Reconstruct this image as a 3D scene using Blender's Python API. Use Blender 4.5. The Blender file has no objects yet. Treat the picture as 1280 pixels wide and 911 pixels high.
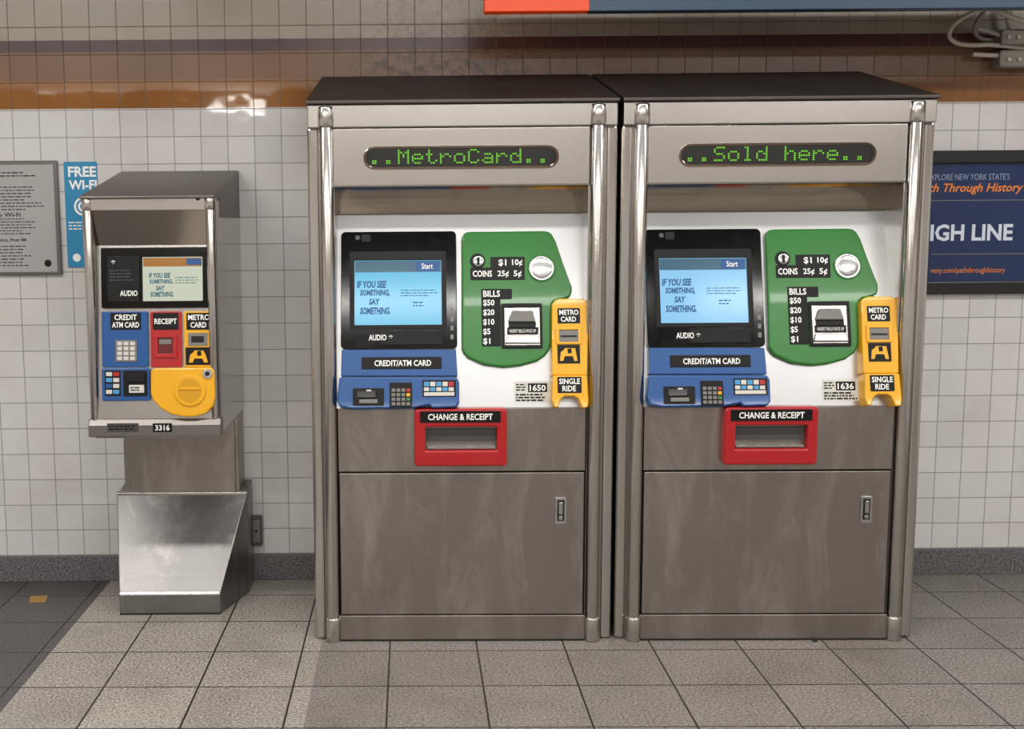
import bpy, bmesh, math, random
from mathutils import Vector, Matrix
random.seed(7)
S = bpy.context.scene
try:
    S.view_settings.view_transform = 'Standard'
    S.view_settings.look = 'None'
except Exception: pass

# ------------------------------------------------------------ camera
F = 1430.0; PX, PY = 499.0, 455.5
th = math.atan(175/F); ro = 0.008
R0 = Vector((1,0,0)); U0 = Vector((0, math.sin(th), math.cos(th))); FW = Vector((0, math.cos(th), -math.sin(th)))
CR = R0*math.cos(ro) - U0*math.sin(ro)
CU = U0*math.cos(ro) + R0*math.sin(ro)
CP = Vector((0, -3.92, 1.47))
cam = bpy.data.cameras.new('camera'); camo = bpy.data.objects.new('camera', cam)
S.collection.objects.link(camo)
M = Matrix.Identity(4)
for i in range(3):
    M[i][0] = CR[i]; M[i][1] = CU[i]; M[i][2] = -FW[i]; M[i][3] = CP[i]
camo.matrix_world = M
cam.sensor_fit = 'HORIZONTAL'; cam.sensor_width = 36; cam.lens = F/1280*36
cam.shift_x = (640-PX)/1280; cam.shift_y = 0
cam.clip_start = 0.05
S.camera = camo

# ------------------------------------------------------------ materials
def lin(c):
    o = []
    for v in c:
        v /= 255.0
        o.append(v/12.92 if v <= .04045 else ((v+.055)/1.055)**2.4)
    return (*o, 1)
_m = {}
def mat(name, col=(128,128,128), rough=.5, metal=0, coat=0, emis=None, es=1, spec=None):
    if name in _m: return _m[name]
    m = bpy.data.materials.new(name); m.use_nodes = True
    b = m.node_tree.nodes['Principled BSDF']
    b.inputs['Base Color'].default_value = lin(col)
    b.inputs['Roughness'].default_value = rough
    b.inputs['Metallic'].default_value = metal
    b.inputs['Coat Weight'].default_value = coat
    if spec is not None: b.inputs['Specular IOR Level'].default_value = spec
    if emis:
        b.inputs['Emission Color'].default_value = lin(emis)
        b.inputs['Emission Strength'].default_value = es
    _m[name] = m
    nt = m.node_tree
    if not emis:
        n = nt.nodes.new('ShaderNodeTexNoise'); n.inputs['Scale'].default_value = 14; n.inputs['Detail'].default_value = 5
        mr = nt.nodes.new('ShaderNodeMapRange')
        mr.inputs['To Min'].default_value = max(0, rough-.03); mr.inputs['To Max'].default_value = min(1, rough+.05)
        nt.links.new(n.outputs['Fac'], mr.inputs['Value']); nt.links.new(mr.outputs['Result'], b.inputs['Roughness'])
    return m

class NT:
    def __init__(s, name):
        s.m = bpy.data.materials.new(name); s.m.use_nodes = True; s.t = s.m.node_tree
        s.b = s.t.nodes['Principled BSDF']; s.N = s.t.nodes; s.L = s.t.links
    def n(s, typ, **kw):
        x = s.N.new(typ)
        for k, v in kw.items():
            if k in x.inputs: x.inputs[k].default_value = v
            else: setattr(x, k, v)
        return x
    def l(s, a, b): s.L.new(a, b)
    def obj(s, scale=(1,1,1), rot=(0,0,0), loc=(0,0,0)):
        tc = s.n('ShaderNodeTexCoord'); mp = s.n('ShaderNodeMapping')
        mp.inputs['Scale'].default_value = scale; mp.inputs['Rotation'].default_value = rot; mp.inputs['Location'].default_value = loc
        s.l(tc.outputs['Object'], mp.inputs['Vector']); return mp.outputs['Vector']
    def ramp(s, fac, stops, interp='LINEAR'):
        r = s.n('ShaderNodeValToRGB'); cr = r.color_ramp; cr.interpolation = interp
        while len(cr.elements) > 1: cr.elements.remove(cr.elements[-1])
        cr.elements[0].position = stops[0][0]; cr.elements[0].color = stops[0][1]
        for p, c in stops[1:]:
            e = cr.elements.new(p); e.color = c
        s.l(fac, r.inputs['Fac']); return r.outputs['Color']
    def mix(s, fac, a, b, mode='MIX'):
        x = s.n('ShaderNodeMix'); x.data_type = 'RGBA'; x.blend_type = mode
        for v, i in ((fac,0),(a,6),(b,7)):
            if hasattr(v, 'links'): s.l(v, x.inputs[i])
            else: x.inputs[i].default_value = v
        return x.outputs[2]
    def math(s, op, a, b=0.0):
        x = s.n('ShaderNodeMath'); x.operation = op
        for v, i in ((a,0),(b,1)):
            if hasattr(v, 'links'): s.l(v, x.inputs[i])
            else: x.inputs[i].default_value = v
        return x.outputs[0]

def steel(name, col, rough, stretch=(1.0,1.0,420), var=.04, blot=.05, rv=.02, scr=0):
    k = NT(name)
    n1 = k.n('ShaderNodeTexNoise', Scale=1.0, Detail=2.0); k.l(k.obj(stretch), n1.inputs['Vector'])
    n2 = k.n('ShaderNodeTexNoise', Scale=3.0, Detail=4.0, Roughness=.55); k.l(k.obj(), n2.inputs['Vector'])
    g = lambda v: (v,v,v,1)
    a = k.ramp(n1.outputs['Fac'], [(.2,g(1-var)),(.8,g(1))])
    c = k.ramp(n2.outputs['Fac'], [(.25,g(1-blot*1.6)),(.75,g(1))])
    col_ = k.mix(1.0, lin(col), a, 'MULTIPLY'); col_ = k.mix(1.0, col_, c, 'MULTIPLY')
    if scr:   # cleaning smears and fine scratches
        n4 = k.n('ShaderNodeTexNoise', Scale=1.0, Detail=7.0, Roughness=.7, Distortion=.6); k.l(k.obj((7,7,2.2), rot=(0,.5,0)), n4.inputs['Vector'])
        col_ = k.mix(k.math('MULTIPLY', k.ramp(n4.outputs['Fac'], [(.50,g(0)),(.72,g(1))]), scr), col_, lin((208,202,195)))
    k.l(col_, k.b.inputs['Base Color'])
    k.b.inputs['Metallic'].default_value = 1
    r = k.math('ADD', k.math('MULTIPLY', n1.outputs['Fac'], rv*2), rough-rv)
    k.l(r, k.b.inputs['Roughness'])
    return k.m

ST   = steel('brushed_steel', (198,194,189), .26)
STV  = steel('brushed_steel_vertical', (198,194,189), .20, stretch=(300,300,1.0))
STL  = steel('brushed_steel_lower', (164,156,149), .36, stretch=(120,120,1.5), var=.06, blot=.09, scr=.45)
STF  = steel('steel_faceplate', (198,198,198), .30)
STM  = steel('steel_polished', (176,166,154), .09, var=.03)
STC  = steel('steel_coin_dish', (205,205,205), .24, var=.02)
STK  = steel('steel_kickplate', (150,147,145), .40, stretch=(3,90,90), blot=.18, rv=.04, scr=.5)
STT  = steel('steel_tray', (148,143,138), .40)
TOPD = steel('steel_sooty_top', (100,92,88), .48, blot=.25)
DARK = mat('dark_gap', (22,21,20), .7)
BLK  = mat('black_gloss_plastic', (9,9,11), .10)
BLKM = mat('black_label', (13,13,14), .45, spec=.3)
GRN  = mat('green_enamel', (36,116,38), .24, coat=.15)
BLU  = mat('blue_enamel', (24,80,142), .30, coat=.2)
YEL  = mat('yellow_enamel', (232,170,18), .30, coat=.2)
RED  = mat('red_enamel', (172,22,26), .28, coat=.3)
WHT  = mat('white_ink', (232,230,224), .5)
WTXT = mat('white_lettering', (236,236,230), .5, emis=(225,225,220), es=.10)
GRY  = mat('grey_plastic', (120,118,114), .4)
DGR  = mat('dark_grey_plastic', (70,70,70), .4)
LGT  = mat('light_sticker', (206,203,196), .45)
CYA  = mat('sticker_blue', (70,150,200), .45)
SCRG = mat('screen_strip', (16,30,38), .2, emis=(70,116,140), es=.65)
LEDB = mat('led_backing', (14,13,11), .3)
LEDO = mat('led_off', (44,44,38), .6)
LEDG = mat('led_green', (40,80,10), .4, emis=(112,204,36), es=.85)
SCR1 = mat('screen_cyan', (14,26,36), .15, emis=(98,192,228), es=.93)
SCR2 = mat('screen_pale', (14,26,36), .15, emis=(144,206,246), es=.93)
SCR3 = mat('screen_cream', (24,30,30), .15, emis=(212,218,196), es=.84)
STX  = mat('screen_text', (8,40,80), .3, emis=(14,84,136), es=.8)
STX3 = mat('screen_text_teal', (10,50,60), .3, emis=(50,104,112), es=.7)
SORG = mat('screen_orange', (90,60,20), .2, emis=(170,116,52), es=.65)

# ------------------------------------------------------------ geometry helpers
def ray(x, y):
    return CR*(x-PX) - CU*(y-PY) + FW*F
class Fr:
    """planar work-frame: origin, ex, ev in the parent's local space; en faces the viewer side"""
    def __init__(s, parent, ref, o, ex, ev):
        s.p = parent; s.ref = ref; s.o = Vector(o); s.ex = Vector(ex).normalized(); s.ev = Vector(ev).normalized()
        s.en = s.ex.cross(s.ev)
    def px(s, x, y, h=0):
        inv = s.ref.inverted(); c = inv @ CP; d = inv.to_3x3() @ ray(x, y)
        t = (s.o + s.en*h - c).dot(s.en)/d.dot(s.en); p = c + d*t - s.o
        return (p.dot(s.ex), p.dot(s.ev))
    def P(s, u, v, h=0): return s.o + s.ex*u + s.ev*v + s.en*h
    def rect(s, x0, y0, x1, y1, h=0):
        xm, ym = (x0+x1)/2, (y0+y1)/2
        return s.px(x0,ym,h)[0], s.px(xm,y1,h)[1], s.px(x1,ym,h)[0], s.px(xm,y0,h)[1]

def link(name, me, parent, m=None):
    o = bpy.data.objects.new(name, me); S.collection.objects.link(o)
    if parent: o.parent = parent
    if m: me.materials.append(m)
    return o
def finish(bm, name, parent, m, bevel=0, smooth=False, seg=2):
    bmesh.ops.recalc_face_normals(bm, faces=bm.faces[:])
    me = bpy.data.meshes.new(name); bm.to_mesh(me); bm.free()
    o = link(name, me, parent, m)
    if smooth:
        for p in me.polygons: p.use_smooth = len(p.vertices) <= 4
    if bevel > 0:
        b = o.modifiers.new('bevel','BEVEL'); b.width = bevel; b.segments = seg; b.limit_method = 'ANGLE'; b.angle_limit = math.radians(40)
    return o
def prism(name, fr, poly, h0, h1, m, bevel=.002, smooth=False):
    bm = bmesh.new()
    a = [bm.verts.new(fr.P(u,v,h0)) for u,v in poly]; b = [bm.verts.new(fr.P(u,v,h1)) for u,v in poly]
    bm.faces.new(a); bm.faces.new(b); n = len(poly)
    for i in range(n): bm.faces.new((a[i], a[(i+1)%n], b[(i+1)%n], b[i]))
    return finish(bm, name, fr.p, m, bevel, smooth)
def ring(name, fr, po, pi, h0, h1, m, bevel=.002):
    bm = bmesh.new(); n = len(po)
    A = [[bm.verts.new(fr.P(u,v,h)) for u,v in pl] for pl, h in ((po,h0),(po,h1),(pi,h1),(pi,h0))]
    for k in range(4):
        X, Y = A[k], A[(k+1)%4]
        for i in range(n): bm.faces.new((X[i], X[(i+1)%n], Y[(i+1)%n], Y[i]))
    return finish(bm, name, fr.p, m, bevel)
def rr(r, rad, n=5):
    u0,v0,u1,v1 = r; rad = min(rad, (u1-u0)/2*.99, (v1-v0)/2*.99); out = []
    for cx, cy, a0 in ((u1-rad,v0+rad,-90),(u1-rad,v1-rad,0),(u0+rad,v1-rad,90),(u0+rad,v0+rad,180)):
        for i in range(n+1):
            a = math.radians(a0+90*i/n); out.append((cx+rad*math.cos(a), cy+rad*math.sin(a)))
    return out
def rpx(name, fr, x0,y0,x1,y1, h0,h1, m, rad=.003, bevel=.0015):
    return prism(name, fr, rr(fr.rect(x0,y0,x1,y1,h1), rad), h0, h1, m, bevel)
def ppx(name, fr, pts, h0, h1, m, bevel=.002):
    return prism(name, fr, [fr.px(x,y,h1) for x,y in pts], h0, h1, m, bevel)
def disc(name, fr, x, y, rp, h0, h1, m, bevel=.001, n=32):
    u,v = fr.px(x,y,h1); r = abs(fr.px(x+rp,y,h1)[0]-u)
    return prism(name, fr, [(u+r*math.cos(2*math.pi*i/n), v+r*math.sin(2*math.pi*i/n)) for i in range(n)], h0, h1, m, bevel, True)
def dome(name, fr, x, y, rp, h0, h1, m, n=36, k=8):
    u,v = fr.px(x,y,h0); r = abs(fr.px(x+rp,y,h0)[0]-u); bm = bmesh.new(); rows=[]
    for j in range(k):
        a = j/k*math.pi/2; rj = r*math.cos(a); h = h0+(h1-h0)*math.sin(a)
        rows.append([bm.verts.new(fr.P(u+rj*math.cos(2*math.pi*i/n), v+rj*math.sin(2*math.pi*i/n), h)) for i in range(n)])
    top = bm.verts.new(fr.P(u,v,h1))
    for j in range(k-1):
        for i in range(n): bm.faces.new((rows[j][i],rows[j][(i+1)%n],rows[j+1][(i+1)%n],rows[j+1][i]))
    for i in range(n): bm.faces.new((rows[-1][i],rows[-1][(i+1)%n],top))
    bm.faces.new(rows[0])
    return finish(bm, name, fr.p, m, 0, True)
def text(name, fr, s, x0,y0,x1,y1, h, m, bold=.02, shear=0, spacing=1.0):
    cu = bpy.data.curves.new('t','FONT'); cu.body = s; cu.size = 1; cu.offset = bold; cu.shear = shear; cu.resolution_u = 2; cu.space_character = spacing
    o = bpy.data.objects.new('t', cu); S.collection.objects.link(o)
    dg = bpy.context.evaluated_depsgraph_get(); me = bpy.data.meshes.new_from_object(o.evaluated_get(dg))
    bpy.data.objects.remove(o)
    xs = [v.co.x for v in me.vertices]; ys = [v.co.y for v in me.vertices]
    a,b,c,d = min(xs),max(xs),min(ys),max(ys); u0,v0,u1,v1 = fr.rect(x0,y0,x1,y1,h)
    for v in me.vertices:
        v.co = fr.P(u0+(v.co.x-a)/(b-a)*(u1-u0), v0+(v.co.y-c)/(d-c)*(v1-v0), h+.0004)
    me.name = name
    return link(name, me, fr.p, m)
def quads(name, fr, rects, h, m):
    bm = bmesh.new()
    for u0,v0,u1,v1 in rects:
        bm.faces.new([bm.verts.new(fr.P(u,v,h)) for u,v in ((u0,v0),(u1,v0),(u1,v1),(u0,v1))])
    me = bpy.data.meshes.new(name); bm.to_mesh(me); bm.free(); return link(name, me, fr.p, m)
def greek(name, fr, x0,y0,x1,y1, rows, h, m, fill=.5, ragged=True):
    """tiny unreadable print as rows of little word bars"""
    u0,v0,u1,v1 = fr.rect(x0,y0,x1,y1,h); rh = (v1-v0)/rows; out = []
    for i in range(rows):
        u = u0; end = u1-(random.random()*.25*(u1-u0) if ragged else 0)
        while u < end:
            w = rh*random.uniform(.5,2.2); w = min(w, end-u)
            out.append((u, v1-(i+1)*rh+rh*(1-fill)/2, u+w, v1-i*rh-rh*(1-fill)/2)); u += w+rh*.35
    return quads(name, fr, out, h+.0004, m)
def box(name, parent, x0,x1,y0,y1,z0,z1, m, bevel=.003, seg=2):
    bm = bmesh.new(); bmesh.ops.create_cube(bm, size=1)
    for v in bm.verts:
        v.co = Vector(((x0+x1)/2+v.co.x*(x1-x0), (y0+y1)/2+v.co.y*(y1-y0), (z0+z1)/2+v.co.z*(z1-z0)))
    return finish(bm, name, parent, m, bevel, seg=seg)
def solid(name, parent, verts, faces, m, bevel=.002):
    bm = bmesh.new(); vs = [bm.verts.new(v) for v in verts]
    for f in faces: bm.faces.new([vs[i] for i in f])
    return finish(bm, name, parent, m, bevel)
def xprism(name, parent, x0, x1, prof, m, bevel=.003, smooth=False):
    n = len(prof); V = [(x0,y,z) for y,z in prof]+[(x1,y,z) for y,z in prof]
    Fc = [list(range(n)), list(range(n,2*n))]+[[i,(i+1)%n,n+(i+1)%n,n+i] for i in range(n)]
    return solid(name, parent, V, Fc, m, bevel)
def curved_plate(name, parent, x0, x1, pts, m):
    bm = bmesh.new()
    A = [bm.verts.new((x0,y,z)) for y,z in pts]; B = [bm.verts.new((x1,y,z)) for y,z in pts]
    for i in range(len(pts)-1): bm.faces.new((A[i],B[i],B[i+1],A[i+1]))
    return finish(bm, name, parent, m, 0, True)
def vcyl(name, parent, x, y, z0, z1, r, m, n=32, bevel=.002):
    n_ = n; bm = bmesh.new()
    A = [bm.verts.new((x+r*math.cos(2*math.pi*i/n_), y+r*math.sin(2*math.pi*i/n_), z0)) for i in range(n_)]
    B = [bm.verts.new((x+r*math.cos(2*math.pi*i/n_), y+r*math.sin(2*math.pi*i/n_), z1)) for i in range(n_)]
    bm.faces.new(A); bm.faces.new(B)
    for i in range(n_): bm.faces.new((A[i],A[(i+1)%n_],B[(i+1)%n_],B[i]))
    return finish(bm, name, parent, m, bevel, True)
def tube(name, parent, pts, r, m):
    cu = bpy.data.curves.new(name,'CURVE'); cu.dimensions='3D'; cu.bevel_depth=r; cu.bevel_resolution=4; cu.use_fill_caps=True
    sp = cu.splines.new('NURBS'); sp.points.add(len(pts)-1); sp.use_endpoint_u=True; sp.order_u=3
    for i,p in enumerate(pts): sp.points[i].co=(*p,1)
    o = bpy.data.objects.new(name, cu); S.collection.objects.link(o); cu.materials.append(m); o.parent=parent; return o
def empty(name, mw):
    e = bpy.data.objects.new(name, None); S.collection.objects.link(e); e.matrix_world = mw; e.empty_display_size=.1; return e

FONT = {'M':["10001","11011","10101","10101","10001","10001","10001"],'e':["00000","00000","01110","10001","11111","10000","01110"],
't':["01000","01000","11100","01000","01000","01001","00110"],'r':["00000","00000","10110","11001","10000","10000","10000"],
'o':["00000","00000","01110","10001","10001","10001","01110"],'C':["01110","10001","10000","10000","10000","10001","01110"],
'a':["00000","00000","01110","00001","01111","10001","01111"],'d':["00001","00001","01101","10011","10001","10001","01111"],
'S':["01111","10000","10000","01110","00001","00001","11110"],'l':["01100","00100","00100","00100","00100","00100","01110"],
'h':["10000","10000","10110","11001","10001","10001","10001"],'.':["00000","00000","00000","00000","00000","01100","01100"],' ':["00000"]*7}

# ------------------------------------------------------------ big vending machine
PHI = .015
def frame_matrix(x, y, phi): return Matrix.Translation((x,y,0)) @ Matrix.Rotation(-phi, 4, 'Z')
M1 = frame_matrix(-.307, .008, PHI)
W = 1.052; XL, XR = .089, .955; DEP=.70
ZH, ZS, ZF, ZB, ZD, ZK = 1.79, 1.600, 1.504, .8365, .610, .093
RE = .166
def machine(mw, led, num, scr):
    E = empty('ticket_vending_machine', mw)
    fr = Fr(E, M1, (0,0,0), (1,0,0), (0,0,1))
    box('carcass', E, .03, W-.03, .19, DEP, 0, 1.80, STL, .002)
    box('side_panel_left', E, 0, .040, .012, DEP, .0, 1.80, STV, .012, 3)
    box('side_panel_right', E, W-.040, W, .012, DEP, .0, 1.80, STV, .012, 3)
    box('jamb_left', E, .036, XL-.002, .016, .2, .0, 1.80, STT, .002)
    box('jamb_right', E, XR+.002, W-.036, .016, .2, .0, 1.80, STT, .002)
    for s, xc in (('left', .066), ('right', W-.069)):
        vcyl('post_'+s, E, xc, .006, .06, 1.80, .023, STV)
        vcyl('post_cap_'+s, E, xc, .004, 1.795, 1.866, .0275, STV, bevel=.006)
        vcyl('post_foot_'+s, E, xc, .004, 0, .085, .0275, STV, bevel=.004)
    box('header_band', E, .004, W-.004, -.004, .2, 1.795, 1.872, ST, .004)
    xprism('roof', E, 0, W, [(-.018,1.872),(-.018,1.884),(DEP,2.052),(DEP,1.80),(.19,1.80),(.19,1.872)], TOPD, .003)
    box('header_panel', E, XL, XR, .0, .19, ZS, ZH+.002, ST, .003)
    box('header_gap', E, XL-.004, XR+.004, .004, .19, ZH, ZH+.008, DARK, 0)
    # LED sign
    ring('led_bezel', fr, rr(fr.rect(454,182,699,211,.006),.05), rr(fr.rect(457,185,696,208,.006),.04), -.002,.006, STM, .001)
    rpx('led_backing', fr, 456,184,697,209, -.001,.002, LEDB, .04, 0)
    u0,v0,u1,v1 = fr.rect(462,186,690,207,.002); pit=(u1-u0)/78; pv=(v1-v0)/8
    on, off = [], []
    for ci,ch in enumerate(led):
        for r in range(8):
            for c in range(6):
                lit = r<7 and c<5 and FONT[ch][r][c]=='1'
                cu_=u0+(ci*6+c+.5)*pit; cv=v1-(r+.5)*pv
                q=(.37 if lit else .26)
                (on if lit else off).append((cu_-pit*q,cv-pv*q,cu_+pit*q,cv+pv*q))
    quads('led_dots_lit', fr, on, .0026, LEDG); quads('led_dots_unlit', fr, off, .0024, LEDO)
    # recess: short horizontal underside, then curved polished plate
    xprism('soffit_underside', E, XL, XR, [(.002,ZS+.012),(.002,ZS-.002),(.19,ZS-.002),(.19,ZS+.012)], STT, 0)
    n=10; y0_,z0_=.120,ZS-.001
    angs=[math.radians(30-26*i/(n-1)) for i in range(n)]
    dy=sum(math.sin(a) for a in angs); dz=sum(math.cos(a) for a in angs); sy=(RE-.003-y0_)/dy; sz=(z0_-ZF-.002)/dz
    y_,z_=y0_,z0_; pts=[(y_,z_)]
    for a in angs: y_+=math.sin(a)*sy; z_-=math.cos(a)*sz; pts.append((y_,z_))
    curved_plate('soffit_mirror', E, XL, XR, pts, STM)
    box('soffit_back', E, XL, XR, RE+.004, .20, ZF-.01, ZS, STT, 0)
    fa = Fr(E, M1, (0,0,ZB), (1,0,0), (0,RE,ZF-ZB))
    LV = math.hypot(RE, ZF-ZB)
    prism('face_plate', fa, [(XL,0),(XR,0),(XR,LV),(XL,LV)], -.02, 0, STF, .001)
    for s,xa,xb in (('left',XL-.004,XL+.0015),('right',XR-.0015,XR+.004)):
        xprism('cheek_'+s, E, xa, xb, [(.012,ZS-.003),(.2,ZS-.003),(.2,ZB),(.012,ZB)], ST, 0)
    # screen module
    ring('screen_bezel', fa, rr(fa.rect(426,289,571,436,.03), .016), rr(fa.rect(443,325,552,406,.03), .003), -.005, .03, BLK, .004)
    ring('screen_bezel_inner', fa, rr(fa.rect(437,314,558,411,.031), .008), rr(fa.rect(443,325,552,406,.031), .003), .028, .0325, BLKM, .001)
    rpx('screen', fa, 440,322,555,409, .0,.024, scr, .002, 0)
    rpx('screen_top_strip', fa, 444,326,551,340, .024,.0243, SCRG, .001, 0)
    rpx('screen_start_button', fa, 520,327,549,339, .0243,.0246, BLU, .001, 0)
    text('screen_start_text', fa, 'Start', 527,329,541,336, .0247, WTXT, .01)
    text('screen_line_1', fa, 'IF YOU SEE', 446,351,483,360, .0247, STX, .045, .15)
    text('screen_line_2', fa, 'SOMETHING,', 450,362,487,371, .0247, STX, .045, .15)
    text('screen_line_3', fa, 'SAY', 461,373,475,381, .0247, STX, .045, .15)
    text('screen_line_4', fa, 'SOMETHING.', 450,384,488,393, .0247, STX, .045, .15)
    greek('screen_small_print', fa, 501,361,548,371, 3, .0247, STX, .3)
    greek('screen_small_print_b', fa, 516,376,532,384, 2, .0247, STX, .4)
    rpx('audio_bar', fa, 478,414,553,431, .03,.034, BLKM, .002)
    text('audio_text', fa, 'AUDIO', 461,418,483,425.5, .0342, WTXT)
    text('audio_star', fa, '*', 486,418.5,491,424, .0342, WTXT)
    disc('bezel_button', fa, 447,297,3,.03,.0312,DGR,0); rpx('bezel_logo', fa, 452,293,463,302, .03,.0308, BLKM, .003, 0)
    for i in range(4): rpx('bezel_braille', fa, 563,385+i*11,567,391+i*11, .03,.0306, GRY, .001, 0)
    # blue card module
    ppx('card_panel', fa, [(427,437),(570,437),(572,470),(426,470)], -.005,.034, BLU, .003)
    rpx('card_label', fa, 452,446,552,461, .034,.037, BLKM, .003)
    text('card_label_text', fa, 'CREDIT/ATM CARD', 468,450,539,457.5, .0372, WTXT)
    ppx('card_reader_housing', fa, [(424,471),(571,471),(574,477),(574,504),(570,509),(540,510),(536,506),(516,510),(440,511),(424,508),(421,500)], -.005,.052, BLU, .006)
    rpx('card_slot', fa, 441,485,480,507, .052,.056, BLKM, .004)
    rpx('card_slot_mouth', fa, 446,488,470,497, .056,.062, BLK, .003)
    rpx('card_slot_tongue', fa, 449,499,472,504, .056,.06, GRY, .002)
    rpx('card_slot_light', fa, 458,487,464,489, .056,.063, LGT, .001, 0)
    rpx('keypad', fa, 487,478,515,509, .052,.056, BLKM, .002)
    for r in range(4):
        for c in range(4):
            x=489.5+c*6.2; y=485.5+r*5.7
            rpx('key', fa, x,y,x+4.6,y+4, .056,.0585, GRY if c<3 else (RED,YEL,GRN,GRY)[r], .001, .0005)
    rpx('card_brand_sticker', fa, 528,475,570,496, .052,.0526, BLKM, .001, 0)
    for i in range(5): rpx('card_logo', fa, 530+i*7.7,477,536.4+i*7.7,482.6, .0526,.0529, (CYA,LGT,CYA,LGT,RED)[i], .0005, 0)
    for i in range(5): rpx('card_logo', fa, 530+i*7.7,484,536.4+i*7.7,488.6, .0526,.0529, (LGT,CYA,LGT,CYA,LGT)[i], .0005, 0)
    rpx('card_sticker_strip', fa, 530,490,568,494.5, .0526,.0529, LGT, .0005, 0)
    # green cash module
    ppx('cash_panel', fa, [(577,300),(578,294),(582,290),(588,289),(680,288),(686,289),(690,292),(695,301),(704,328),(715,358),(715,365),(713,370),(708,373),(694,376),(691,379),(690,384),(689,430),(687,437),(682,444),(672,451),(650,457),(630,459),(605,456),(585,447),(580,442),(577,436)], -.005,.022, GRN, .007)
    disc('coin_mirror_ring', fa, 677,335,17.5,.02,.026, GRN, .003)
    disc('coin_mirror_rim', fa, 677,335,15.5,.025,.029, STC, .001)
    dome('coin_mirror_dome', fa, 677,335,13.5,.028,.033, STC)
    disc('coin_slot', fa, 597,326,9.5,.02,.0255, BLKM, .002)
    dome('coin_slot_plate', fa, 598,326,6.8,.0255,.0285, STC)
    rpx('coin_slot_mouth', fa, 596,321,599.5,331,.026,.0288, DARK, .001,0)
    rpx('coin_label_upper', fa, 613,321,656,336,.022,.0232, BLKM,.003,.0005)
    rpx('coin_label_lower', fa, 588,334,656,350,.022,.0230, BLKM,.003,.0005)
    text('coins_text', fa, 'COINS', 591,338,615,346,.0234, WTXT)
    text('coins_values_a', fa, '$1', 623,324,633,333,.0236, WTXT)
    text('coins_values_b', fa, '10¢', 640,324,653,333,.0236, WTXT)
    text('coins_values_c', fa, '25¢', 622,338,636,347,.0234, WTXT)
    text('coins_values_d', fa, '5¢', 642,338,652,347,.0234, WTXT)
    rpx('bills_label', fa, 602,361,626,433,.022,.0230, BLKM,.003,.0005)
    rpx('bills_label_top', fa, 602,361,640,374,.022,.0232, BLKM,.003,.0005)
    text('bills_text', fa, 'BILLS', 604,363,625,371,.0236, WTXT)
    for i,t in enumerate(('$50','$20','$10','$5','$1')):
        y=374.5+i*12; text('bill_value', fa, t, 604,y,604+(14 if len(t)==3 else 9),y+8.5,.0234, WTXT)
    ring('bill_slot_frame', fa, rr(fa.rect(627,379,678,435,.03),.004), rr(fa.rect(631,384,675,431,.03),.002), .02,.03, BLKM, .002)
    rpx('bill_slot_plate', fa, 630,383,676,432,.02,.024, ST,.002,0)
    ppx('bill_slot_hood', fa, [(640,388),(666,388),(670,402),(635,402)], .024,.038, GRY, .004)
    rpx('bill_slot_mouth', fa, 636,402,670,409,.024,.03, DARK,.001)
    rpx('bill_slot_strip', fa, 634,409,673,418,.024,.0265, BLKM,.001,.0005)
    text('bill_slot_text', fa, 'INSERT BILLS FACE UP', 637,411.5,670,415.5,.0267, WTXT, .0)
    ppx('bill_slot_tray', fa, [(634,419),(673,419),(675,429),(632,429)], .024,.034, STF, .003)
    # yellow dispenser
    ppx('dispenser_panel', fa, [(690,380),(694,375),(699,373),(728,373),(734,377),(736,382),(734,469),(690,469)], -.005,.05, YEL, .004)
    rpx('dispenser_label', fa, 697,385,725,404,.05,.052, BLKM,.003,.0005)
    text('dispenser_text_1', fa, 'METRO', 699,387,723,393.5,.0523, WTXT); text('dispenser_text_2', fa, 'CARD', 701,395.5,720,402,.0523, WTXT)
    ring('dispenser_slot', fa, rr(fa.rect(695,408,727,430,.056),.004), rr(fa.rect(699,412,723,427,.056),.002), .05,.056, YEL, .002)
    rpx('dispenser_slot_inner', fa, 698,411,724,428,.05,.052, GRY,.002,.0005)
    rpx('dispenser_slot_card', fa, 701,419,721,421,.052,.054, DARK,.0005,0)
    rpx('dispenser_icon', fa, 697,431,725,454,.05,.0525, BLKM,.003,.0005)
    ppx('dispenser_icon_hand', fa, [(700,451),(701,440),(705,437),(706,435),(719,435),(720,440),(722,451),(718,451),(716,445),(706,445),(704,451)], .0525,.053, YEL, 0)
    ppx('dispenser_icon_card', fa, [(709,436),(714,435),(715,441),(710,442)], .053,.0533, BLKM, 0)
    ppx('single_ride_chute', fa, [(691,469),(734,469),(736,500),(735,509),(728,510),(723,498),(718,495),(706,495),(701,499),(698,509),(693,509),(690,500)], -.005,.058, YEL, .004)
    rpx('single_ride_label', fa, 697,471,727,491,.058,.060, BLKM,.003,.0005)
    text('single_ride_text_1', fa, 'SINGLE', 699,473,725,480,.0603, WTXT); text('single_ride_text_2', fa, 'RIDE', 703,482,720,489,.0603, WTXT)
    # id sticker
    rpx('id_sticker', fa, 643,477,688,503,0,.0008, LGT,.001,0)
    rpx('id_number_plate', fa, 660,479,684,490,.0008,.0014, BLKM,.0005,0)
    text('id_number', fa, num, 662,481,682,488.5,.0015, WTXT)
    greek('id_print_a', fa, 645,479,658,489,3,.0009, BLKM,.5); greek('id_print_b', fa, 645,491.5,686,502,3,.0009, BLKM,.6)
    # lower panels
    box('lower_gap', E, XL-.002, XR+.002, .02,.19, .02, ZB, DARK, 0)
    box('receipt_panel', E, XL+.003, XR-.003, .0,.03, ZD+.003, ZB-.001, STL, .002)
    box('door_panel', E, XL+.006, XR-.006, .0,.03, ZK+.004, ZD-.003, STL, .002)
    box('kick_skirt', E, XL-.002, XR+.002, -.004,.03, .0, ZK, STL, .002)
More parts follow.
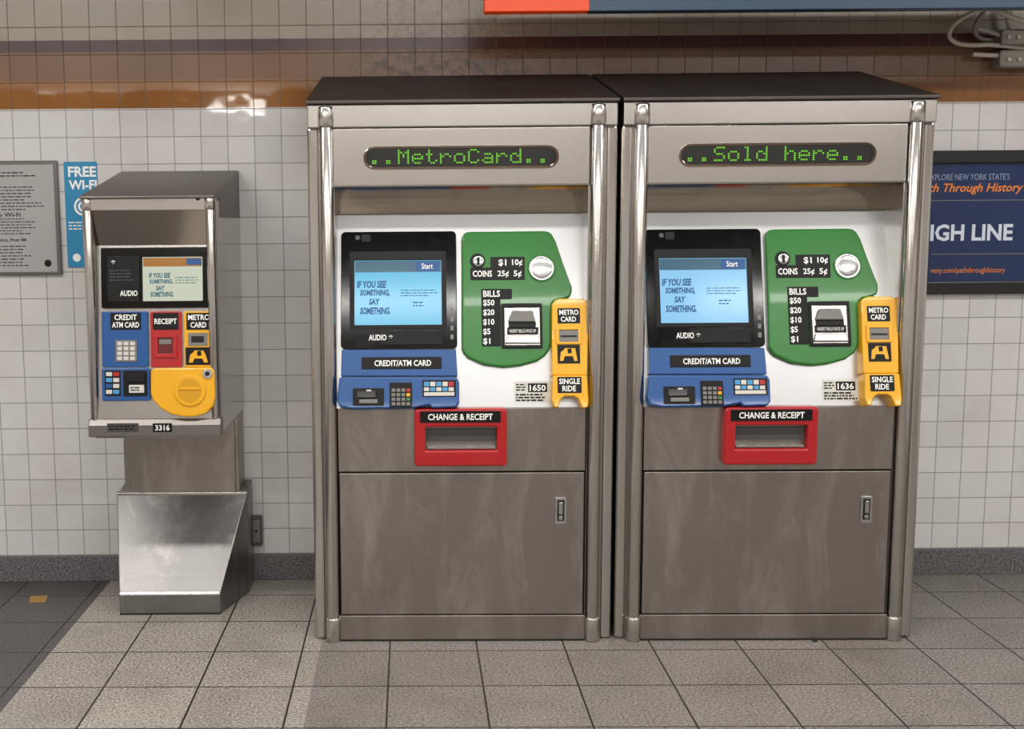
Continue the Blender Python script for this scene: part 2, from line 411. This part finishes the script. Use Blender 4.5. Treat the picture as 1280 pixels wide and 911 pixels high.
    box('base_contact_line', E, XL, XR, -.007,.03, 0, .006, DARK, 0)  # added dark strip: grime and contact line along the floor
    ring('receipt_bezel', fr, rr(fr.rect(518,511,634,583,.045),.012), rr(fr.rect(532,534,621,563,.045),.005), -.005,.045, RED, .007)
    rpx('receipt_label', fr, 525,514,626,528,.045,.048, BLKM,.003,.0006)
    text('receipt_text', fr, 'CHANGE & RECEIPT', 535,517,616,525,.0483, WTXT)
    rpx('receipt_tray_back', fr, 528,530,625,567,-.004,.012, STT,.002,0)
    rpx('receipt_tray_flap', fr, 533,536,620,551,.012,.02, DGR,.003,.001)
    rpx('receipt_tray_lip', fr, 534,558,619,561,.012,.03, ST,.001,.0005)
    # lock
    rpx('lock_plate', fr, 694,622,708,655,.0,.006, STF,.004,.001)
    rpx('lock_recess', fr, 696.5,625,705.5,651,.006,.0066, DARK,.002,0)
    rpx('lock_handle', fr, 698.5,628,703.5,643,.006,.014, ST,.002,.001)
    disc('lock_barrel', fr, 701,647.5,2.8,.006,.012, ST, .0008)
    return E

machine(M1, '..MetroCard..', '1650', SCR1)
M2 = M1 @ Matrix.Translation((1.063,0,0))
machine(M2, '..Sold here..', '1636', SCR2)

# ------------------------------------------------------------ small wall kiosk
KM = Matrix.Translation((-1.107, .11, 0))
def kiosk():
    E = empty('card_vending_kiosk', KM)
    WK=.468; BK=.617
    fr = Fr(E, KM, (0,0,0), (1,0,0), (0,0,1))
    z1=1.572; zb=.726; zs=1.525; zf=1.405; zc=.785
    box('head_carcass', E, .004, WK-.004, .075, BK, zb, 1.50, ST, .002)
    box('side_left', E, 0, .022, .01, BK, zb, 1.56, STV, .006)
    box('side_right', E, WK-.022, WK, .01, BK, zb, 1.56, STV, .006)
    for s,xc in (('left',.019),('right',WK-.019)):
        vcyl('corner_post_'+s, E, xc, .012, zb+.03, 1.56, .016, STV)
        vcyl('corner_cap_'+s, E, xc, .010, 1.527, 1.57, .019, STV, bevel=.004)
    box('head_band', E, .004, WK-.004, .0, .1, zs, 1.570, ST, .003)
    xprism('roof', E, -.002, WK+.002, [(-.012,1.566),(-.012,1.576),(BK,1.69),(BK,1.50),(.1,1.50),(.1,1.566)], steel('steel_kiosk_top',(128,121,115),.42,blot=.2), .003)
    xprism('soffit_mirror', E, .03, WK-.03, [(.020,zs),(.08,zs),(.08,zf),(.057,zf)], STM, 0)
    fa = Fr(E, KM, (0,0,zc), (1,0,0), (0,.06,zf-zc)); LV=math.hypot(.06,zf-zc)
    prism('face_plate', fa, [(.02,-.01),(WK-.02,-.01),(WK-.02,LV),(.02,LV)], -.015,0, ST, .001)
    xprism('bottom_tray', E, -.002, WK+.002, [(-.016,zb),(-.016,zb+.042),(.0,zb+.064),(.05,zb+.064),(.05,zb)], STT, .004)
    box('head_underside', E, .01, WK-.01, .03, BK, zb-.012, zb+.01, STL, .002)
    disc('camera_dot', fr, 247,248,2.5,0,.004, DARK, 0)
    ring('screen_bezel', fa, rr(fa.rect(126,309,267,385,.016),.008), rr(fa.rect(178,321,253,376,.016),.003), -.004,.016, BLK,.003)
    rpx('screen', fa, 176,319,255,378,0,.010, SCR3,.002,0)
    rpx('screen_top_strip', fa, 179,322,252,333,.010,.0103, SORG,.001,0)
    rpx('screen_start', fa, 233,323,252,331,.0103,.0106, BLU,.001,0)
    text('screen_line_1', fa, 'IF YOU SEE', 186,341,213,347.5,.0107,STX3,.045,.12)
    text('screen_line_2', fa, 'SOMETHING,', 187,349,216,355.5,.0107,STX3,.045,.12)
    text('screen_line_3', fa, 'SAY', 195,357,206,363,.0107,STX3,.045,.12)
    text('screen_line_4', fa, 'SOMETHING.', 188,364.5,217,371,.0107,STX3,.045,.12)
    greek('screen_small_print', fa, 219,345,249,355,3,.0107,STX3,.3)
    rpx('audio_panel', fa, 134,320,174,377,.016,.019, BLKM,.004,.001)
    greek('audio_braille', fa, 137,336,170,352,4,.019, DGR,.3)
    text('audio_text', fa, 'AUDIO', 150,363,172,370,.0192,WTXT)
    text('audio_star', fa, '*', 139,325,144,331,.0192,WTXT)
    rpx('card_panel', fa, 127,389,185,459,-.004,.014, BLU,.006,.003)
    rpx('card_label', fa, 138,391,176,412,.014,.016, BLKM,.003,.0005)
    text('card_label_1', fa, 'CREDIT', 143,393,171,400,.0163,WTXT); text('card_label_2', fa, 'ATM CARD', 140,402.5,174,409.5,.0163,WTXT)
    rpx('keypad', fa, 144,425,171,452,.014,.017, GRY,.003,.001)
    for r in range(4):
        for c in range(3):
            x=146.5+c*8; y=427+r*6.2; rpx('key', fa, x,y,x+6,y+4.6,.017,.0195, LGT,.001,.0005)
    rpx('card_reader_housing', fa, 127,460,187,501,-.004,.022, BLU,.008,.004)
    rpx('card_sticker', fa, 131,463,151,495,.022,.0225, BLKM,.001,0)
    for i in range(4):
        for j in range(2): rpx('card_logo', fa, 132.5+j*9,465+i*7.4,140+j*9,470+i*7.4,.0225,.0228,(LGT,RED,CYA,LGT,BLU,LGT,LGT,CYA)[i*2+j],.0005,0)
    rpx('card_slot', fa, 154,463,184,495,.022,.026, BLKM,.004,.001)
    rpx('card_slot_mouth', fa, 158,467,181,477,.026,.034, BLK,.003)
    rpx('card_slot_tongue', fa, 161,481,180,491,.026,.031, LGT,.003); greek('card_slot_print', fa, 163,483,178,489,2,.031,BLKM,.5)
    rpx('receipt_panel', fa, 188,389,227,459,-.004,.014, RED,.006,.003)
    rpx('receipt_label', fa, 191,391,223,412,.014,.016, BLKM,.003,.0005)
    text('receipt_text', fa, 'RECEIPT', 193,398,221,405,.0163,WTXT)
    ring('receipt_slot', fa, rr(fa.rect(193,418,221,447,.02),.004), rr(fa.rect(197,422,216,442,.02),.002), .012,.02, RED,.002)
    rpx('receipt_slot_inner', fa, 196,421,217,443,.014,.015, mat('dark_red',(96,12,16),.4),.001,0)
    rpx('receipt_slot_mouth', fa, 199,424,214,430,.015,.016, GRY,.001,0)
    rpx('dispenser_panel', fa, 230,389,267,459,-.004,.014, YEL,.006,.003)
    rpx('dispenser_label', fa, 233,391,264,412,.014,.016, BLKM,.003,.0005)
    text('dispenser_text_1', fa, 'METRO', 235,393,262,400,.0163,WTXT); text('dispenser_text_2', fa, 'CARD', 238,402.5,258,409.5,.0163,WTXT)
    rpx('dispenser_slot', fa, 235,416,259,432,.014,.017, GRY,.003,.001)
    rpx('dispenser_slot_mouth', fa, 239,420,255,428,.017,.0175, DARK,.001,0)
    rpx('dispenser_icon', fa, 232,434,264,456,.014,.016, BLKM,.003,.0005)
    ppx('dispenser_icon_hand', fa, [(236,453),(238,443),(242,440),(243,438),(254,438),(257,443),(260,453),(255,453),(253,448),(243,448),(241,453)], .016,.0165, YEL,0)
    ppx('dispenser_icon_card', fa, [(246,439),(251,438),(252,444),(247,445)], .0165,.0168, BLKM,0)
    ppx('coin_tray_panel', fa, [(188,464),(192,460),(264,459),(268,463),(269,497),(266,508),(257,517),(243,521),(229,521),(214,518),(200,510),(191,500),(188,492)], -.004,.024, YEL,.006)
    disc('tray_ring', fa, 237,488,20,.022,.030, YEL,.003)
    disc('tray_inner', fa, 237,488,15,.030,.0305, mat('yellow_dark',(208,150,14),.35),.001)
    rpx('tray_flap', fa, 224,484,250,487,.0305,.034, YEL,.001,.0005)
    disc('tray_lock', fa, 259,467,6,.024,.030, STC,.001); disc('tray_lock_core', fa, 259,467,3,.030,.031, DARK,0)
    fb = Fr(E, KM, (0,-.016,0), (1,0,0), (0,0,1))
    rpx('serial_sticker', fb, 134,529,173,540,0,.001, DGR,0.001,0); greek('serial_print', fb, 136,531,171,538,2,.001, BLKM,.5)
    rpx('serial_number', fb, 191,529,215,540,0,.001, BLKM,.001,0); text('serial_text', fb, '3316', 194,531,212,538,.0012,WTXT)
    cy=.45
    box('column', E, .004, WK-.004, cy+.012, BK, .38, zb, STL, .003)
    box('column_panel', E, .022, WK-.018, cy, cy+.02, .412, zb-.02, STL, .002)
    y0=.19; y1=cy; zt=.408; zl=.082
    xl0,xr0=-.026,WK+.026; xl1,xr1=.034,.418
    V=[(xl1,y0,0),(xr1,y0,0),(xr0,y1,0),(xl0,y1,0),(xl1,y0,zl),(xr1,y0,zl),(xr0,y1,zt),(xl0,y1,zt),(xl0,BK,0),(xr0,BK,0),(xl0,BK,zt+.02),(xr0,BK,zt+.02)]
    Fc=[(0,1,5,4),(4,5,6,7),(1,2,6,5),(0,4,7,3),(2,9,11,6),(3,7,10,8),(7,6,11,10),(8,10,11,9),(0,3,8,9,2,1)]
    solid('kick_wedge', E, V, Fc, STK, .004)
    xprism('kick_wedge_seam', E, xl1+.001, xr1-.001, [(y0-.003,zl-.008),(y0-.003,zl-.002),(y0+.004,zl+.006),(y0+.004,zl-.008)], ST, .001)
    xprism('wedge_top_lip', E, xl0, xr0, [(y1-.004,zt-.006),(y1-.004,zt+.006),(y1+.01,zt+.012),(y1+.01,zt-.006)], ST, .002)
    box('base_contact_line', E, xl1, xr1, y0-.004, y1, 0, .005, DARK, 0)  # same added dark contact line under the kiosk base
    return E
kiosk()

# ------------------------------------------------------------ room materials
WY=.73; TS=.1072
def tile_wall(name, use_y=False):
    k = NT(name)
    tc = k.n('ShaderNodeTexCoord'); sp = k.n('ShaderNodeSeparateXYZ'); k.l(tc.outputs['Object'], sp.inputs[0])
    cb = k.n('ShaderNodeCombineXYZ'); k.l(sp.outputs['Y' if use_y else 'X'], cb.inputs[0]); k.l(sp.outputs['Z'], cb.inputs[1])
    mp = k.n('ShaderNodeMapping'); k.l(cb.outputs[0], mp.inputs[0]); mp.inputs['Location'].default_value=(.035+10*TS, -.110+TS*2, 0)
    br = k.n('ShaderNodeTexBrick'); k.l(mp.outputs[0], br.inputs['Vector'])
    br.offset=0; br.squash=1
    for a,b in (('Scale',1.0),('Mortar Size',.0020),('Mortar Smooth',.3),('Bias',0.0),('Brick Width',TS),('Row Height',TS)): br.inputs[a].default_value=b
    br.inputs['Color1'].default_value=(.90,.90,.90,1); br.inputs['Color2'].default_value=(1,1,1,1); br.inputs['Mortar'].default_value=(1,1,1,1)
    z = k.math('DIVIDE', sp.outputs['Z'], 4.0)
    W1=lin((226,224,223)); O1=lin((154,102,52)); O2=lin((126,88,58)); MR=lin((70,34,36)); GR=lin((96,84,72)); UP=lin((164,154,140))  # UP: dirty beige, with the light falloff high on the wall painted in
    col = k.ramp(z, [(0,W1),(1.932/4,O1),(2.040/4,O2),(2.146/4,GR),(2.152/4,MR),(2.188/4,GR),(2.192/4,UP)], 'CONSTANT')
    col = k.mix(1.0, col, br.outputs['Color'], 'MULTIPLY')
    n = k.n('ShaderNodeTexNoise', Scale=2.2, Detail=7.0, Roughness=.62); k.l(tc.outputs['Object'], n.inputs['Vector'])
    g = k.ramp(n.outputs['Fac'], [(.38,(1,1,1,1)),(.78,(.82,.80,.77,1))]); col = k.mix(1.0, col, g, 'MULTIPLY')
    n2 = k.n('ShaderNodeTexNoise', Scale=26.0, Detail=8.0, Roughness=.78); k.l(tc.outputs['Object'], n2.inputs['Vector'])
    zr = k.ramp(z, [(1.93/4,(0,0,0,1)),(1.94/4,(.7,.7,.7,1)),(2.08/4,(1,1,1,1)),(2.22/4,(.3,.3,.3,1)),(2.5/4,(.15,.15,.15,1))])
    xr = k.n('ShaderNodeMapRange'); k.l(sp.outputs['X'], xr.inputs['Value'])
    xr.inputs['From Min'].default_value=-.45; xr.inputs['From Max'].default_value=-.30
    haze = k.math('MULTIPLY', k.math('MULTIPLY', zr, xr.outputs[0]), .5)
    col = k.mix(haze, col, lin((112,82,68)))
    sp2 = k.ramp(n2.outputs['Fac'], [(.47,(0,0,0,1)),(.57,(1,1,1,1))])
    x2 = k.ramp(k.math('DIVIDE', k.math('ADD', sp.outputs['X'], 2.0), 4.0), [(.44,(.0,.0,.0,1)),(.49,(1,1,1,1)),(.58,(1,1,1,1)),(.66,(.35,.35,.35,1)),(.8,(.2,.2,.2,1))])
    f = k.math('MULTIPLY', k.math('MULTIPLY', sp2, zr), k.math('MULTIPLY', x2, .85))
    col = k.mix(f, col, lin((28,20,18)))
    col = k.mix(br.outputs['Fac'], col, k.mix(.65, col, lin((86,76,68))))
    k.l(col, k.b.inputs['Base Color'])
    gl = k.ramp(z, [(2.0/4,(.05,.05,.05,1)),(2.04/4,(.26,.26,.26,1))], 'LINEAR')
    rg = k.math('ADD', k.math('MULTIPLY', br.outputs['Fac'], .5), gl); k.l(rg, k.b.inputs['Roughness'])
    inv = k.math('SUBTRACT', 1.0, br.outputs['Fac'])
    n3 = k.n('ShaderNodeTexNoise', Scale=9.0, Detail=1.0); k.l(tc.outputs['Object'], n3.inputs['Vector'])
    h = k.math('ADD', inv, k.math('MULTIPLY', n3.outputs['Fac'], 1.2))
    bp = k.n('ShaderNodeBump', Strength=.5, Distance=.0022); k.l(h, bp.inputs['Height']); k.l(bp.outputs[0], k.b.inputs['Normal'])
    return k.m
def speckle(k, vec, base, sc=260, lo=.35, hi=1.5):
    n = k.n('ShaderNodeTexNoise', Scale=sc, Detail=2.0, Roughness=.6); k.l(vec, n.inputs['Vector'])
    g = lambda v:(v,v,v,1)
    a = k.ramp(n.outputs['Fac'], [(.3,g(lo)),(.45,g(.85)),(.56,g(1.05)),(.68,g(hi))])
    return k.mix(1.0, base, a, 'MULTIPLY')
def floor_mat():
    k = NT('floor_stone_tile')
    tc = k.n('ShaderNodeTexCoord'); mp = k.n('ShaderNodeMapping'); k.l(tc.outputs['Object'], mp.inputs[0])
    T=.305
    mp.inputs['Rotation'].default_value=(0,0,.010); mp.inputs['Location'].default_value=(.04+T*30, .097+T*30, 0)
    br = k.n('ShaderNodeTexBrick'); k.l(mp.outputs[0], br.inputs['Vector']); br.offset=0
    for a,b in (('Scale',1.0),('Mortar Size',.0034),('Mortar Smooth',.2),('Bias',0.0),('Brick Width',T),('Row Height',T)): br.inputs[a].default_value=b
    br.inputs['Color1'].default_value=(.88,.88,.88,1); br.inputs['Color2'].default_value=(1.04,1.04,1.04,1)
    sp = k.n('ShaderNodeSeparateXYZ'); k.l(mp.outputs[0], sp.inputs[0])
    x = k.math('DIVIDE', sp.outputs['X'], 20.0)
    c = k.ramp(x, [(0,lin((88,85,85))),(26*T/20,lin((166,160,152))),(29*T/20,lin((136,130,125)))], 'CONSTANT')
    c = k.mix(1.0, c, br.outputs['Color'], 'MULTIPLY')
    c = speckle(k, tc.outputs['Object'], c, 120, .25, 1.6)
    n = k.n('ShaderNodeTexNoise', Scale=3.0, Detail=8.0, Roughness=.6); k.l(tc.outputs['Object'], n.inputs['Vector'])
    g = k.ramp(n.outputs['Fac'], [(.32,(.76,.75,.73,1)),(.5,(.95,.95,.94,1)),(.66,(1.02,1.02,1.01,1))]); c = k.mix(1.0, c, g, 'MULTIPLY')
    c = k.mix(br.outputs['Fac'], c, lin((34,30,27)))
    k.l(c, k.b.inputs['Base Color']); k.b.inputs['Roughness'].default_value=.42
    bp = k.n('ShaderNodeBump', Strength=.4, Distance=.002); k.l(k.math('SUBTRACT',1.0,br.outputs['Fac']), bp.inputs['Height']); k.l(bp.outputs[0], k.b.inputs['Normal'])
    return k.m
def terrazzo():
    k = NT('baseboard_terrazzo'); tc = k.n('ShaderNodeTexCoord')
    c = speckle(k, tc.outputs['Object'], lin((104,102,103)), 120, .15, 1.8); k.l(c, k.b.inputs['Base Color']); k.b.inputs['Roughness'].default_value=.4; return k.m
def ceil_mat():
    k = NT('ceiling_paint'); tc = k.n('ShaderNodeTexCoord')
    n = k.n('ShaderNodeTexNoise', Scale=3.0, Detail=6.0); k.l(tc.outputs['Object'], n.inputs['Vector'])
    k.l(k.ramp(n.outputs['Fac'], [(.3,lin((88,83,78))),(.7,lin((114,108,101)))]), k.b.inputs['Base Color']); k.b.inputs['Roughness'].default_value=.8; return k.m

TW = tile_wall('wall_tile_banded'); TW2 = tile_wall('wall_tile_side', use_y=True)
X0,X1,Y0,CZ = -3.6, 4.6, -7.0, 2.95
box('floor', None, X0-.1,X1+.1,Y0-.1,WY+.1,-.1,0, floor_mat(), 0)
box('ceiling', None, X0-.1,X1+.1,Y0-.1,WY+.1,CZ,CZ+.1, ceil_mat(), 0)
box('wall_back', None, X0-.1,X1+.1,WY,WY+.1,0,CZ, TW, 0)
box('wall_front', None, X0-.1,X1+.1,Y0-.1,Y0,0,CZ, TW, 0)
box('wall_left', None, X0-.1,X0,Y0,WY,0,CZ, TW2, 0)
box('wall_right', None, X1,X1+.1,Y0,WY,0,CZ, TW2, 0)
TZ = terrazzo()
box('baseboard_back', None, X0,X1,WY-.014,WY,0,.110, TZ, .003)
box('baseboard_front', None, X0,X1,Y0,Y0+.014,0,.110, TZ, .003)

I4 = Matrix.Identity(4)
def wall_item(name): return empty(name, I4)
E = wall_item('notice_poster'); fr = Fr(E, I4, (0,WY,0), (1,0,0), (0,0,1))
rpx('frame', fr, -60,201,74,344, 0,.018, mat('poster_frame_silver',(120,116,112),.3,.9), .004,.003)
rpx('sheet', fr, -56,206,69,340, .018,.019, mat('poster_paper',(172,169,168),.3), .002,0)
greek('print_a', fr, -50,214,48,222, 2,.0192, BLKM,.35); greek('print_b', fr, -50,232,55,264, 8,.0192, BLKM,.3)
text('heading_b', fr, 'Metro Wi-Fi', -20,266,26,271,.0192,BLKM); greek('print_c', fr, -50,272,52,294, 6,.0192, BLKM,.3)
text('heading_c', fr, 'System Notice, Post 88', -30,298,33,303,.0192,BLKM); greek('print_d', fr, -50,306,48,334, 7,.0192, BLKM,.3)
disc('seal', fr, 60,329,4.5,.019,.0195,BLKM,0)
E = wall_item('wifi_sign'); fr = Fr(E, I4, (0,WY,0), (1,0,0), (0,0,1))
rpx('panel', fr, 82,202,123,334,0,.006, mat('sign_cyan',(36,136,182),.35), .003,.001)
text('text_free', fr, 'FREE', 85,208,120,221,.0062,WTXT,.03); text('text_wifi', fr, 'WI-FI', 86,225,121,237,.0062,WTXT,.03)
def arc(name, fr, x, y, r0, r1, a0, a1, h, m, n=16):
    u,v = fr.px(x,y,h); s = abs(fr.px(x+1,y,h)[0]-u)
    P = [(u+s*r1*math.cos(math.radians(a0+(a1-a0)*i/n)), v+s*r1*math.sin(math.radians(a0+(a1-a0)*i/n))) for i in range(n+1)]
    P += [(u+s*r0*math.cos(math.radians(a1-(a1-a0)*i/n)), v+s*r0*math.sin(math.radians(a1-(a1-a0)*i/n))) for i in range(n+1)]
    return prism(name, fr, P, 0.006, h, m, 0)
arc('icon_arc_1', fr, 104,258,9,11.5,100,260,.0064,WTXT); arc('icon_arc_2', fr, 104,258,4,6.5,100,260,.0064,WTXT)
rpx('icon_phone', fr, 103,246,107,272,.006,.0064,WTXT,.003,0)
greek('print', fr, 86,276,120,288,3,.0062,WTXT,.35); disc('seal', fr, 96,322,5,.006,.0064,WTXT,0)
E = wall_item('framed_travel_poster'); fr = Fr(E, I4, (0,WY,0), (1,0,0), (0,0,1))
ring('frame', fr, rr(fr.rect(1157,187,1480,367,.03),.004), rr(fr.rect(1163,203,1474,351,.03),.003), 0,.03, mat('poster_frame_black',(26,26,28),.3), .004)
rpx('sheet', fr, 1158,190,1478,364, 0,.012, mat('poster_navy',(26,46,90),.25), .002,0)
text('heading', fr, "EXPLORE NEW YORK STATE'S", 1160,217,1262,225,.0125,mat('poster_pale',(140,156,180),.4,emis=(120,140,170),es=.12),.0)
POR = mat('poster_orange',(222,128,40),.4,emis=(210,116,36),es=.18)
text('title', fr, "th Through History", 1162,229,1279,243,.0125,POR,.015,.28)
rpx('rule', fr, 1164,249,1473,250,.012,.0128, GRY,0,0)
text('headline', fr, "IGH LINE", 1163,280,1266,301,.0125,mat('poster_white',(206,212,222),.4,emis=(190,200,215),es=.15),.03)
greek('headline_b', fr, 1300,281,1460,300, 1, .0125, WHT, .9)
rpx('rule_b', fr, 1164,316,1473,317,.012,.0128, GRY,0,0)
text('web', fr, "veny.com/paththroughhistory", 1163,334,1256,343,.0128,POR,.0)
E = wall_item('wall_outlet_box'); fr = Fr(E, I4, (0,WY,0), (1,0,0), (0,0,1))
rpx('box', fr, 314,646,327,682,0,.035, mat('outlet_grey',(96,90,86),.5,.6), .004,.002); rpx('cover', fr, 316,650,325,678,.035,.038, STT,.002,.001)
disc('screw', fr, 320.5,664,1.6,.038,.040, DARK,0)
E = wall_item('ceiling_conduit_pipes'); fr = Fr(E, I4, (0,WY,0), (1,0,0), (0,0,1))
PG = mat('conduit_paint',(196,188,176),.4,.1); PG2 = mat('conduit_grey',(138,132,124),.45,.3)
def wp(x,y,h): u,v = fr.px(x,y,h); return fr.P(u,v,h)
tube('conduit_loop', E, [wp(*p) for p in ((1262,-40,.10),(1250,8,.10),(1222,12,.10),(1196,26,.10),(1184,42,.10),(1192,54,.10),(1215,57,.10),(1245,55,.08),(1290,62,.05))], .009, PG)
tube('conduit_loop_b', E, [wp(*p) for p in ((1238,-40,.07),(1236,6,.07),(1222,24,.07),(1216,42,.07),(1232,52,.06),(1262,48,.05))], .008, PG2)
tube('conduit_c', E, [wp(*p) for p in ((1255,-40,.05),(1258,30,.05),(1275,55,.05),(1300,70,.04))], .012, PG)
tube('conduit_e', E, [wp(*p) for p in ((1240,10,.12),(1262,22,.13),(1300,34,.13))], .010, PG)
rpx('junction_box', fr, 1252,36,1300,56,0,.10, PG2,.012,.006)
rpx('junction_box_b', fr, 1250,62,1300,84,0,.07, PG2,.012,.006)
tube('conduit_d', E, [wp(*p) for p in ((1216,68,.05),(1250,70,.05),(1300,70,.05))], .009, PG)
tube('conduit_f', E, [wp(*p) for p in ((1222,36,.05),(1240,40,.06),(1256,46,.09))], .009, PG)
for i,(x,y) in enumerate(((1262,46),(1274,46),(1262,74),(1275,74))): disc('box_screw', fr, x,y,2.6,.07,.106 if y<60 else .076, PG, .001)
E = wall_item('hanging_station_sign'); fr = Fr(E, I4, (0,.2,0), (1,0,0), (0,0,1))
a = fr.rect(606,-60,737,14,0); b = fr.rect(737,-60,1420,11,0)
zt = max(a[3], b[3])
box('panel_orange', E, a[0],a[2],.2,.26,a[1],zt, mat('sign_orange',(220,70,14),.4,emis=(214,60,10),es=.25), .002)
box('panel_blue', E, b[0],b[2],.2,.26,b[1],zt, mat('sign_slate',(46,72,98),.4), .002)
for x in (a[0]+.1, (a[0]+b[2])/2, b[2]-.1): vcyl('hanger_rod', E, x,.23,zt-.01,CZ,.01, PG2)
ff = Fr(None, I4, (0,0,0), (1,0,0), (0,1,0))
ppx('floor_sticker', ff, [(38,745),(60,744),(57,752),(36,753)], 0,.0015, mat('sticker_gold',(160,126,66),.5), 0)
ppx('floor_litter', ff, [(1015,797),(1019,795.5),(1023,798),(1021,801),(1016,801)], 0,.004, DARK, .001)

# ------------------------------------------------------------ fluorescent lights
TUBE = mat('fluorescent_tube',(240,240,235),.4,emis=(255,251,245),es=5.0)
WHH = mat('fixture_white',(200,198,190),.5)
def fixture(x, y, L=2.4, e=60, z=2.95, tm=None):
    E = empty('fluorescent_light', Matrix.Translation((x,y,z)))
    box('housing', E, -L/2,L/2,-.09,.09,-.07,0, WHH, .004)
    if z < CZ-.01:
        for s in (-1,1): vcyl('drop_rod', E, s*L*.35,0,-.005,CZ-z,.008, PG2)
    for dy in (-.045,.045): tube('tube', E, [(-L/2+.04,dy,-.088),(0,dy,-.088),(L/2-.04,dy,-.088)], .014, tm or TUBE)
    la = bpy.data.lights.new('lamp','AREA'); la.shape='RECTANGLE'; la.size=L*.95; la.size_y=.14; la.energy=e; la.color=(1,.975,.945)
    lo = bpy.data.objects.new('lamp', la); S.collection.objects.link(lo); lo.parent=E; lo.location=(0,0,-.115)
K=.70
for x in (-2.3,.4,3.1):
    fixture(x,-1.3,e=56*K); fixture(x,-3.6,e=55*K); fixture(x,-5.9,e=42*K)
fixture(-1.38,-4.7,L=.55,e=8,z=2.6, tm=mat('highlight_tube',(240,240,235),.4,emis=(255,250,242),es=25.0))  # added unseen short fixture, hung where its reflection makes the wall highlight

w = bpy.data.worlds.new('world'); S.world = w; w.use_nodes=True
w.node_tree.nodes['Background'].inputs[0].default_value=(.9,.89,.87,1); w.node_tree.nodes['Background'].inputs[1].default_value=.15
